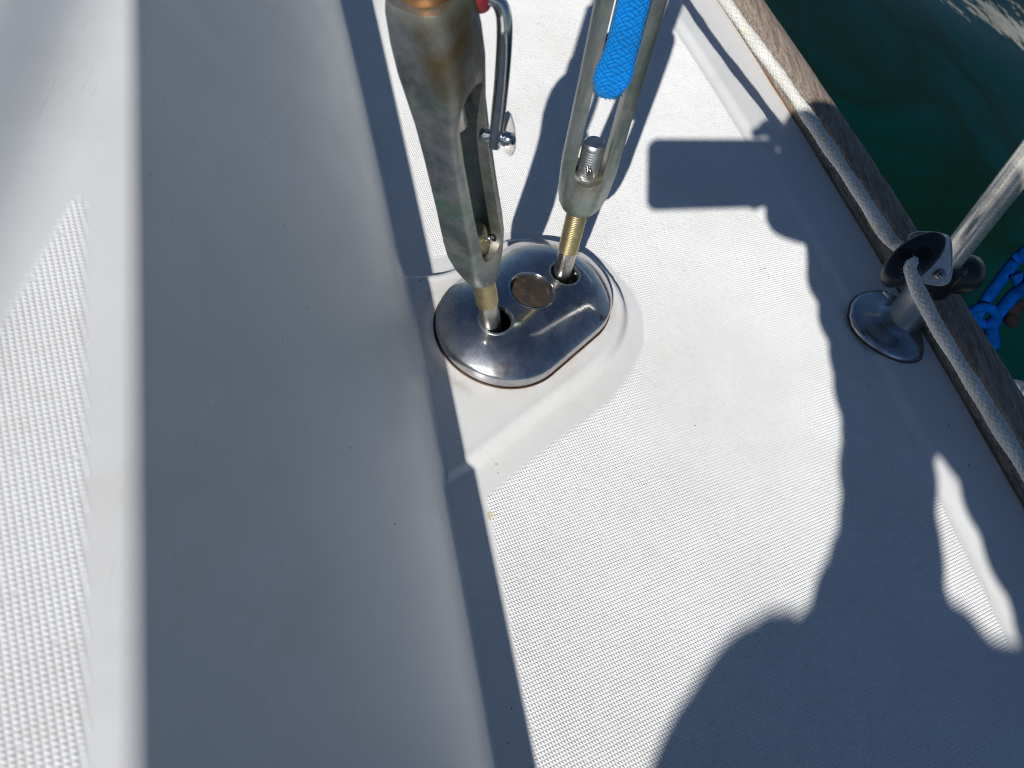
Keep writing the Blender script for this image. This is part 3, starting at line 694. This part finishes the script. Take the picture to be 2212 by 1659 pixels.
# specks, chips and small stains caught by casting the photo's rays onto the moulding
from mathutils.bvhtree import BVHTree
def caster(o):
    return BVHTree.FromPolygons([v.co[:] for v in o.data.vertices], [p.vertices[:] for p in o.data.polygons]), np.array(o.location)
_bd, _bc = caster(deck)[0], caster(cabin)[0]
def hit(px_, py_):
    r = ray(px_, py_); r = Vector((r/np.linalg.norm(r)).tolist()); best = None
    for b_ in (_bd, _bc):
        h_ = b_.ray_cast(Vector(CAM.tolist()), r)
        if h_[0] is not None and (best is None or h_[3] < best[3]): best = h_
    return best
def blot(name, items, mat, parent):
    V = []; F = []
    for px_, py_, rad_, asp, rot in items:
        h_ = hit(px_, py_)
        if h_ is None: continue
        c_ = np.array(h_[0]); n_ = np.array(h_[1]); n_ = n_ if n_@(CAM-c_) > 0 else -n_
        s_, t_, _ = frame_of(n_); k = len(V); m_ = 9
        V.append(c_+n_*.00025)
        for i in range(m_):
            a_ = 2*PI*i/m_; q_2 = rad_*random.uniform(.75, 1.2); u_ = q_2*math.cos(a_)*asp; v_ = q_2*math.sin(a_)
            V.append(c_+n_*.00006+s_*(u_*math.cos(rot)-v_*math.sin(rot))+t_*(u_*math.sin(rot)+v_*math.cos(rot)))
        for i in range(m_): F.append([k, k+1+i, k+1+(i+1) % m_])
    o = mesh(name, V, F, mat, parent); tag(o, kind='stuff')
M_DIRT = simple('black_grit', (.03, .028, .025), .8); M_CHIP = simple('pale_scratch', (.9, .9, .88), .5); M_YST = simple('yellow_stain', (.62, .52, .30), .7)
dk = [(930, 467, .0009, 1.3, .4), (853, 1132, .0007, 1.2, 0), (907, 605, .0007, 1, 0), (905, 640, .0006, 1, 0), (2050, 918, .0009, 1, 0), (2093, 1005, .0008, 1, 0), (1930, 870, .0005, 1.4, 0), (1360, 600, .0006, 1.5, 1)]
for i in range(34): dk.append((random.uniform(1080, 1800), random.uniform(620, 1640), random.uniform(.0003, .0006), 1, 0))
for i in range(9): dk.append((random.uniform(330, 900), random.uniform(300, 1640), random.uniform(.00018, .0004), 1, 0))
blot('grit_speck', dk, M_DIRT, deck)
blot('scratch_chip', [(459, 868, .0009, 3.2, 1.2), (543, 827, .0006, 1.6, .8), (520, 846, .0003, 3, .9), (1128, 1108, .0004, 1, 0)], M_CHIP, cabin)
blot('faint_stain', [(1063, 1112, .0042, .9, .2), (663, 666, .0010, 1.2, .3), (1072, 1003, .0010, 1.2, 0), (1075, 1022, .0008, 1, 0)], M_YST, cabin)
lathe('set_screw', atD(1901, 622, 0)*0+at(1912, 632, .028), (-.6, .5, .25), [(-.006, .003), (.0, .0034), (.002, .0026)], M_SS2, stn, 16)

kf = on_axis(2005, 568, SB, SD); FC = SB+SD*kf; print('fairlead k', kf, FC)
fl = empty('rope_fairlead', FC, 'black plastic fairlead block with a bright steel plate clamped round the stanchion', 'fairlead')
vd = CAM-FC; vd /= np.linalg.norm(vd)
lathe('clamp_collar', SB, SD, [(kf-.022, .0175), (kf-.020, .0190), (kf+.010, .0195), (kf+.013, .0170)], M_BLACK, fl, 40)
# outer clamp half sticking outboard
oc = FC-SD*.004; od = np.array([.93, .1, -.1]); od -= od@SD*SD; od /= np.linalg.norm(od)
lathe('clamp_half', oc+od*.005, od, [(0, .019), (.020, .0195), (.030, .017), (.034, .012), (.035, .002)], M_BLACK, fl, 32)
# rope block: a thick oval disc carried inboard of the stanchion, with two painted rope holes
fdep = float(-(RM.T@(FC-CAM))[2])
bcx = atD(1972, 559, fdep-.048)
rd = at(1967, 598, .10)-at(1925, 525, .10); rd /= np.linalg.norm(rd)
nx = SD*.60+vd*.75; nx /= np.linalg.norm(nx)
el_ = atD(2000, 536, fdep)-atD(1948, 574, fdep); s_, t_, d_ = frame_of(nx, el_)
a = np.linspace(0, 2*PI, 64, endpoint=False); V = []
for zz, q in ((-.019, .50), (-.0185, .74), (-.015, .90), (-.007, .985), (.001, 1.0), (.006, .96), (.0085, .88), (.0092, .70), (.0088, .4), (.0086, .1)):
    V.append(bcx+zz*nx+(np.cos(a)*.0315*q)[:, None]*s_+(np.sin(a)*.0155*q)[:, None]*t_)
blk = mesh('fairlead_block', np.concatenate(V), grid_faces(10, 64, True).tolist()+[list(range(64))[::-1], list(range(9*64, 10*64))], M_BLACK, fl)
M_HOLE = simple('bore_shade_black', (.002, .002, .002), .9)  # near-black discs paint the shade inside the rope holes
for hu, hv in ((-.006, .0055), (.006, -.004)):
    lathe('rope_hole_shade', bcx+nx*.0088+s_*hu+t_*hv, nx, [(-.001, .0062), (.0006, .0062), (.0008, .0050), (.0002, .0046)], M_HOLE, blk, 24)
# stainless plate with a turned rim, standing behind the block
dpl = fdep-.040
pl_ = [(1964, 522), (1963, 510), (1970, 503), (1984, 500), (2010, 500), (2036, 504), (2050, 510), (2056, 522), (2058, 560), (2057, 590), (2052, 608), (2044, 615), (2030, 618), (2000, 613), (1975, 606), (1966, 590)]
base_ = np.array([atD(x, y, dpl) for x, y in pl_]); base_ = spline(np.vstack([base_, base_[:1]]), 81)[:-1]; cpl = base_.mean(0); nv = vd
V = []; 
for sc_, zz in ((1.0, -.0012), (1.0, .0012), (.975, .0018), (.95, .0008), (.90, .0004), (.3, .0006)): V.append(cpl+(base_-cpl)*sc_+nv*zz)
mesh('clamp_plate', np.concatenate(V), grid_faces(6, 80, True).tolist()+[list(range(80))[::-1], list(range(5*80, 6*80))], M_TUBE, fl)
scw = atD(2031, 592, dpl-.0035)
scrw = lathe('screw', scw, vd, [(-.003, .0046), (.0, .0048), (.0012, .0044), (.0020, .0030), (.0021, .0002)], M_STEEL, fl, 28)
e1, e2, _ = frame_of(vd, s_)
for q in (e1, e2):
    q2 = np.cross(vd, q); b0 = scw+vd*.0016
    c8 = [b0+q*sx*.0026+q2*sy*.0005+vd*sz for sx in (-1, 1) for sy in (-1, 1) for sz in (0, .0007)]
    mesh('screw_slot_shade', c8, [[0, 1, 3, 2], [4, 6, 7, 5], [0, 4, 5, 1], [2, 3, 7, 6], [0, 2, 6, 4], [1, 5, 7, 3]], M_BLACK, scrw, smooth=False)  # black bars stand in for the shade of the cross recess

# ------------------------------------------------------------------ white rope along the rail, through the fairlead
RZ = .102
def ropept(x, y, z=None): return at(x, y, RZ+.045*min(1, max(0, (520-y)/520)) if z is None else z)
kp = [ropept(1390, -240), ropept(1480, -118), ropept(1563, -2), ropept(1640, 105), ropept(1703, 190), ropept(1778, 300), ropept(1853, 412), ropept(1915, 508), atD(1933, 527, fdep-.030), bcx+nx*.001, atD(1966, 584, fdep-.060), ropept(2012, 684), ropept(2062, 768), ropept(2114, 850), ropept(2165, 934), ropept(2214, 1012), ropept(2300, 1150), ropept(2420, 1350)]
kp = [kp[0]+(kp[0]-kp[1])*k_ for k_ in (8, 4)]+kp
P = spline(kp, 3200)
rope = empty('furling_line', kp[5], 'white braided rope with yellow flecks running over the teak toe rail through the black fairlead', 'rope')
seg = 44; V = np.zeros((len(P), seg, 3)); up = np.array([0, 0, 1.0]); al = np.linspace(0, 2*PI, seg, endpoint=False)
arc = np.concatenate([[0], np.cumsum(np.linalg.norm(np.diff(P, axis=0), axis=1))])
hh, ia, ib, par = braid(al[None]/(2*PI)*1.0, arc[:, None], 10, 175)
tan = np.gradient(P, axis=0); tan /= np.linalg.norm(tan, axis=1)[:, None]
S_ = np.cross(tan, up); S_ /= np.linalg.norm(S_, axis=1)[:, None]; T_ = np.cross(S_, tan)
rr = .0050+hh*.0008+(.0004*np.sin(arc*61)+.0003*np.sin(arc*143+1))[:, None]+rng.rand(len(P), seg)*.00018
V = P[:, None]+rr[..., None]*(np.cos(al)[None, :, None]*S_[:, None]+np.sin(al)[None, :, None]*T_[:, None])
trc = ((np.floor(ia/2) % 12 == 3) & (par == 0)).astype(float)*.32
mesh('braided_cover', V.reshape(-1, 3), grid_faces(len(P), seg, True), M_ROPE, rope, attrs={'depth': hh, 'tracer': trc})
# loose surface fibres
V = []; F = []
for i in range(9000):
    j = random.randrange(len(P)); a = random.random()*2*PI; nn = math.cos(a)*S_[j]+math.sin(a)*T_[j]
    p0 = P[j]+nn*.0075; dd = nn*random.uniform(.4, 1)+rng.randn(3)*.6; dd /= np.linalg.norm(dd); p1 = p0+dd*random.uniform(.0006, .0016)
    q = np.cross(dd, nn); q /= np.linalg.norm(q)+1e-9; k = len(V); V += [p0-q*.00016, p0+q*.00016, p1]; F.append([k, k+1, k+2])
fz = mesh('loose_fibres', V, F, simple('rope_fibre', (.75, .73, .68), .9), rope); tag(fz, kind='stuff')

# ------------------------------------------------------------------ fender and its blue line, outboard
fc = at(2222, 858, -.035)+np.array([.012, 0, 0])
fe = empty('fender', fc, 'white fender hanging outside the toe rail near the blue line', 'fender')
lathe('fender_body', fc-np.array([0, 0, .50]), (.0, 0, 1), [(0, .01), (.02, .035), (.06, .052), (.10, .055), (.42, .055), (.46, .050), (.485, .034), (.497, .018), (.52, .015), (.521, .001)], simple('white_vinyl', (.72, .72, .70), .4), fe, 40)
bl = empty('fender_line', atD(2150, 650, .88), 'doubled blue line with a hitch hanging outboard over the dark water', 'rope')
tube('line_strand', [atD(2290, 470, .80), atD(2225, 535, .82), atD(2195, 562, .84), atD(2165, 600, .86), atD(2135, 640, .88), atD(2112, 680, .89), atD(2108, 700, .90)], .0068, M_BLUE2, bl, 16, 60)
tube('line_strand', [atD(2300, 560, .81), atD(2230, 612, .83), atD(2200, 628, .85), atD(2170, 660, .87), atD(2150, 690, .885), atD(2142, 712, .90), atD(2146, 745, .92)], .0072, M_BLUE2, bl, 16, 60)
tube('hitch', [atD(2100, 672, .878), atD(2118, 664, .870), atD(2142, 668, .868), atD(2150, 684, .878), atD(2132, 700, .89), atD(2110, 694, .892), atD(2100, 676, .885)], .0056, M_BLUE2, bl, 14, 50)
tube('hitch', [atD(2190, 560, .835), atD(2212, 548, .83), atD(2232, 560, .835), atD(2230, 600, .84), atD(2205, 612, .845), atD(2194, 590, .842)], .0058, M_BLUE2, bl, 14, 50)
ck = empty('black_hook', atD(2190, 668, .87), 'small black plastic hook hanging beside the blue line at the right edge', 'hook')
tube('hook_bend', [atD(2196, 640, .87), atD(2190, 648, .87), atD(2186, 662, .87), atD(2192, 676, .87), atD(2184, 690, .87), atD(2194, 700, .87)], [.003, .005, .0085, .0075, .0055, .0075, .006], M_HOOK, ck, 16, 40)
tube('hook_arm', [atD(2180, 661, .87), atD(2200, 656, .868), atD(2225, 668, .868)], [.003, .0052, .0045], M_HOOK, ck, 12, 16)

# ------------------------------------------------------------------ neighbouring boat across the water (seen mirrored in the ripples)
nb = empty('neighbour_boat', (4.6, 8.2, -1), 'white hull of a neighbouring boat mirrored at the upper right of the water', 'boat')
hs = np.linspace(-1, 1, 40); V = []
dirv = np.array([.80, -.60, 0]); nrv = np.array([-.60, -.80, 0]); c0 = np.array([6.05, 8.55, -1.0])
for h_ in hs:
    bm_ = 1-abs(h_)**2.4*.9
    for z_, o_2 in ((-.25, .35), (.0, .62), (.35, .82), (.8, .95), (1.25, 1.0), (1.30, .97), (1.31, .2)):
        V.append(c0+dirv*h_*4.5+nrv*o_2*1.3*bm_+np.array([0, 0, z_+.25*abs(h_)*(z_ > .3)]))
mesh('hull_side', V, grid_faces(40, 7), M_ROOF, nb)

# ------------------------------------------------------------------ photographer kneeling behind the camera, holding the phone
def shp(x, y, s): return at(x, y, 0)-SUN*s
person = empty('person', (.25, -1.0, 0), 'person kneeling in a dark jacket, showing as the big shadow at lower right', 'person')
M_SKIN = simple('skin', (.45, .27, .19), .5); M_JKT = simple('dark_jacket', (.05, .06, .09), .8, 0, .2, 60, .3)
def cw_(x, y, z): return CAM+RM@np.array([x, y, z])       # camera-aligned offset from the lens
phone = empty('phone', cw_(.05, -.03, .008), 'phone held in both hands, showing as the rectangular shadow beside the turnbuckles', 'phone')
def rbox(name, x0, x1, y0, y1, z0, z1, r, mat, parent):
    pts = []
    for (qx, qy, a0) in ((x1-r, y1-r, 0), (x0+r, y1-r, PI/2), (x0+r, y0+r, PI), (x1-r, y0+r, 1.5*PI)):
        for k_ in range(7): a = a0+k_*PI/12; pts.append((qx+r*math.cos(a), qy+r*math.sin(a)))
    n_ = len(pts); V = [cw_(px_, py_, z0) for px_, py_ in pts]+[cw_(px_, py_, z1) for px_, py_ in pts]
    return mesh(name, V, [list(range(n_))[::-1], list(range(n_, 2*n_))]+[[i, (i+1) % n_, (i+1) % n_+n_, i+n_] for i in range(n_)], mat, parent, smooth=False)
rbox('phone_case', -.0145, .134, -.0660, .0070, .004, .0125, .010, M_BLACK, phone)
rbox('screen', -.011, .130, -.060, .0045, .0127, .0131, .008, simple('dark_screen', (.01, .01, .012), .1), phone)
def skin(name, pts, edges, rad, mat, parent, sub=2, root=0):
    me = bpy.data.meshes.new(name); org = parent_loc(parent); me.from_pydata([(np.asarray(p)-org).tolist() for p in pts], edges, []); me.update()
    o = bpy.data.objects.new(name, me); C.objects.link(o); o.parent = parent
    sk = o.modifiers.new('skin', 'SKIN')
    for i, r in enumerate(rad): me.skin_vertices[0].data[i].radius = (r, r) if np.isscalar(r) else r
    me.skin_vertices[0].data[root].use_root = True
    sb_ = o.modifiers.new('sub', 'SUBSURF'); sb_.levels = sub; sb_.render_levels = sub
    me.materials.append(mat); apply_mods(o)
    o.data.polygons.foreach_set('use_smooth', [True]*len(o.data.polygons)); 
    if not len(o.data.materials): o.data.materials.append(mat)
    return o
J = {
 'wA': shp(1815, 500, .925), 'mA': shp(1888, 690, .97), 'eA': shp(1925, 930, 1.03), 'uA': shp(1928, 1245, 1.11), 'shA': shp(1862, 1760, 1.22),
 'hC': shp(1690, 338, .915), 'hB': shp(1760, 335, .915), 'wB': shp(1835, 385, .93), 'mB': shp(1960, 570, .97), 'eB': shp(2118, 920, 1.05), 'uB': shp(2308, 1345, 1.14), 'shB': shp(2425, 1750, 1.24),
 'chest': shp(2120, 2050, 1.28), 'neck': shp(1940, 2000, 1.26), 'head': shp(1645, 2075, 1.17)}
for k_, v_ in J.items(): print(k_, v_.round(3), 'cam z', (RM.T@(v_-CAM)).round(3))
ch = J['chest']; pel = np.array([ch[0]+.06, ch[1]-.28, .52]); sp1 = (ch*.6+pel*.4)
hipL = pel+np.array([-.10, 0, -.03]); hipR = pel+np.array([.10, 0, -.03])
knL = hipL+np.array([-.06, .30, -.2]); knR = hipR+np.array([.0, .30, -.2])
knL[2] = knR[2] = .295
ftL = np.array([knL[0]+.02, knL[1]-.40, .285]); ftR = np.array([knR[0]-.02, knR[1]-.40, .285])
toL = ftL+np.array([0, -.14, -.01]); toR = ftR+np.array([0, -.14, -.01])
pts = [pel, sp1, ch, J['neck'], J['head'], J['shA'], J['uA'], J['eA'], J['mA'], J['wA'], J['shB'], J['uB'], J['eB'], J['mB'], J['wB'], hipL, knL, ftL, toL, hipR, knR, ftR, toR, J['hB'], J['hC']]
ed = [(0, 1), (1, 2), (2, 3), (3, 4), (2, 5), (5, 6), (6, 7), (7, 8), (8, 9), (2, 10), (10, 11), (11, 12), (12, 13), (13, 14), (0, 15), (15, 16), (16, 17), (17, 18), (0, 19), (19, 20), (20, 21), (21, 22), (14, 23), (23, 24)]
rad = [.17, .16, .17, .075, .085, .104, .046, .050, .058, .058, .085, .043, .052, .064, .072, .085, .06, .045, .035, .085, .06, .045, .035, .080, .058]
JB = skin('body', pts, ed, rad, M_JKT, person, 4)
# cloth folds on the jacket
cvs = np.array([v.co[:] for v in JB.data.vertices]); nrs = np.array([v.normal[:] for v in JB.data.vertices])
fold = .004*np.sin(cvs[:, 0]*43+3.1*np.sin(cvs[:, 1]*19))*np.sin(cvs[:, 1]*37+2.7*np.sin(cvs[:, 1]*13+cvs[:, 2]*29))+.0022*np.sin(cvs[:, 1]*97+4*np.sin(cvs[:, 0]*31+cvs[:, 1]*23))
JB.data.vertices.foreach_set('co', (cvs+nrs*fold[:, None]).ravel()); JB.data.update()
# head with hair, brow, nose and ears
hd = J['head']; fwd = CAM-hd; fwd /= np.linalg.norm(fwd); hs_, ht_, _ = frame_of(fwd, np.array([0, 0, 1.0]))
n1, n2 = 28, 36; V = []
for i in range(n1):
    th = PI*i/(n1-1)
    for j in range(n2):
        ph = 2*PI*j/n2; x_, y_, z_ = math.sin(th)*math.cos(ph), math.sin(th)*math.sin(ph), math.cos(th)
        f_ = x_; side = y_; upc = z_
        rx_, ry_, rz_ = .104, .084, .122
        bul = .016*math.exp(-((side/.14)**2+((upc+.12)/.16)**2))*(f_ > 0) - .006*math.exp(-(((abs(side)-.35)/.16)**2+((upc-.05)/.12)**2))*(f_ > 0)
        V.append(hd+fwd*(f_*rx_+bul)+ht_*(side*ry_)+hs_*(upc*rz_*(1-.12*(upc < 0)*abs(upc))))
mesh('head', V, grid_faces(n1, n2, True), M_SKIN, person)
V = []
for i in range(16):
    th = PI*.52*i/15
    for j in range(36):
        ph = 2*PI*j/36; x_, y_, z_ = math.sin(th)*math.cos(ph), math.sin(th)*math.sin(ph), math.cos(th)
        q = 1.07+.03*math.sin(9*ph+3*th)*math.sin(th)+.02*math.sin(17*ph-5*th)
        V.append(hd-fwd*.006+fwd*x_*.106*q+ht_*y_*.088*q+hs_*(z_*.122*q+.004))
mesh('hair', V, grid_faces(16, 36, True), simple('brown_hair', (.06, .035, .02), .7), person)
# hands: palm plus five bent fingers gripping the phone's right end
def hand(wrist, palm_c, tips, thumb, fw):
    pts = [wrist, palm_c]; ed = [(0, 1)]; rad = [(.027, .021), (.036, .016)]
    o = skin('hand', pts, ed, rad, M_SKIN, person, 2)
    for base, mid, tip in tips+[thumb]:
        skin('finger', [palm_c*.35+np.array(base)*.65, base, mid, tip], [(0, 1), (1, 2), (2, 3)], [.0095, .0095, .0085, .0065], M_SKIN, o, 1)
pA = cw_(.105, -.075, .030)
hand(J['wA'], pA,
     [(cw_(.085, -.062, .026), cw_(.078, -.040, .030), cw_(.085, -.020, .024)), (cw_(.102, -.060, .028), cw_(.098, -.036, .032), cw_(.102, -.014, .024)),
      (cw_(.119, -.060, .028), cw_(.117, -.036, .032), cw_(.118, -.014, .024)), (cw_(.133, -.064, .026), cw_(.136, -.044, .030), cw_(.133, -.026, .024))],
     (cw_(.100, -.062, .012), cw_(.096, -.056, .004), cw_(.104, -.044, -.004)), 1)
pB = cw_(.155, -.030, .025)
hand(J['wB'], pB,
     [(cw_(.140, -.002, .026), cw_(.124, .016, .022), cw_(.104, .012, .012)), (cw_(.145, .010, .024), cw_(.132, .026, .018), cw_(.116, .020, .010)),
      (cw_(.148, -.018, .026), cw_(.138, -.012, .006), cw_(.128, -.016, -.004)), (cw_(.148, -.034, .026), cw_(.140, -.032, .006), cw_(.130, -.034, -.004))],
     (cw_(.140, -.050, .026), cw_(.128, -.052, .024), cw_(.112, -.044, .018)), -1)

# ------------------------------------------------------------------ unseen line added above the cabin roof to throw a soft shadow there
q1, q2 = at_roof(100, -60), at_roof(-70, 360)
ha = empty('shadow_caster', q1-SUN*5.0, 'unseen line added above the cabin roof to cast a soft shadow at upper left', 'shadow_caster')
dq = (q2-q1); tube('shadow_caster_line', [q1-dq*4-SUN*5.0, q1-SUN*5.0, q2-SUN*5.0, q2+dq*4-SUN*5.0], .0105, M_ROPE, ha, 12)
print('TRIS', sum(len(p.vertices)-2 for o in C.objects if o.type == 'MESH' for p in o.data.polygons))
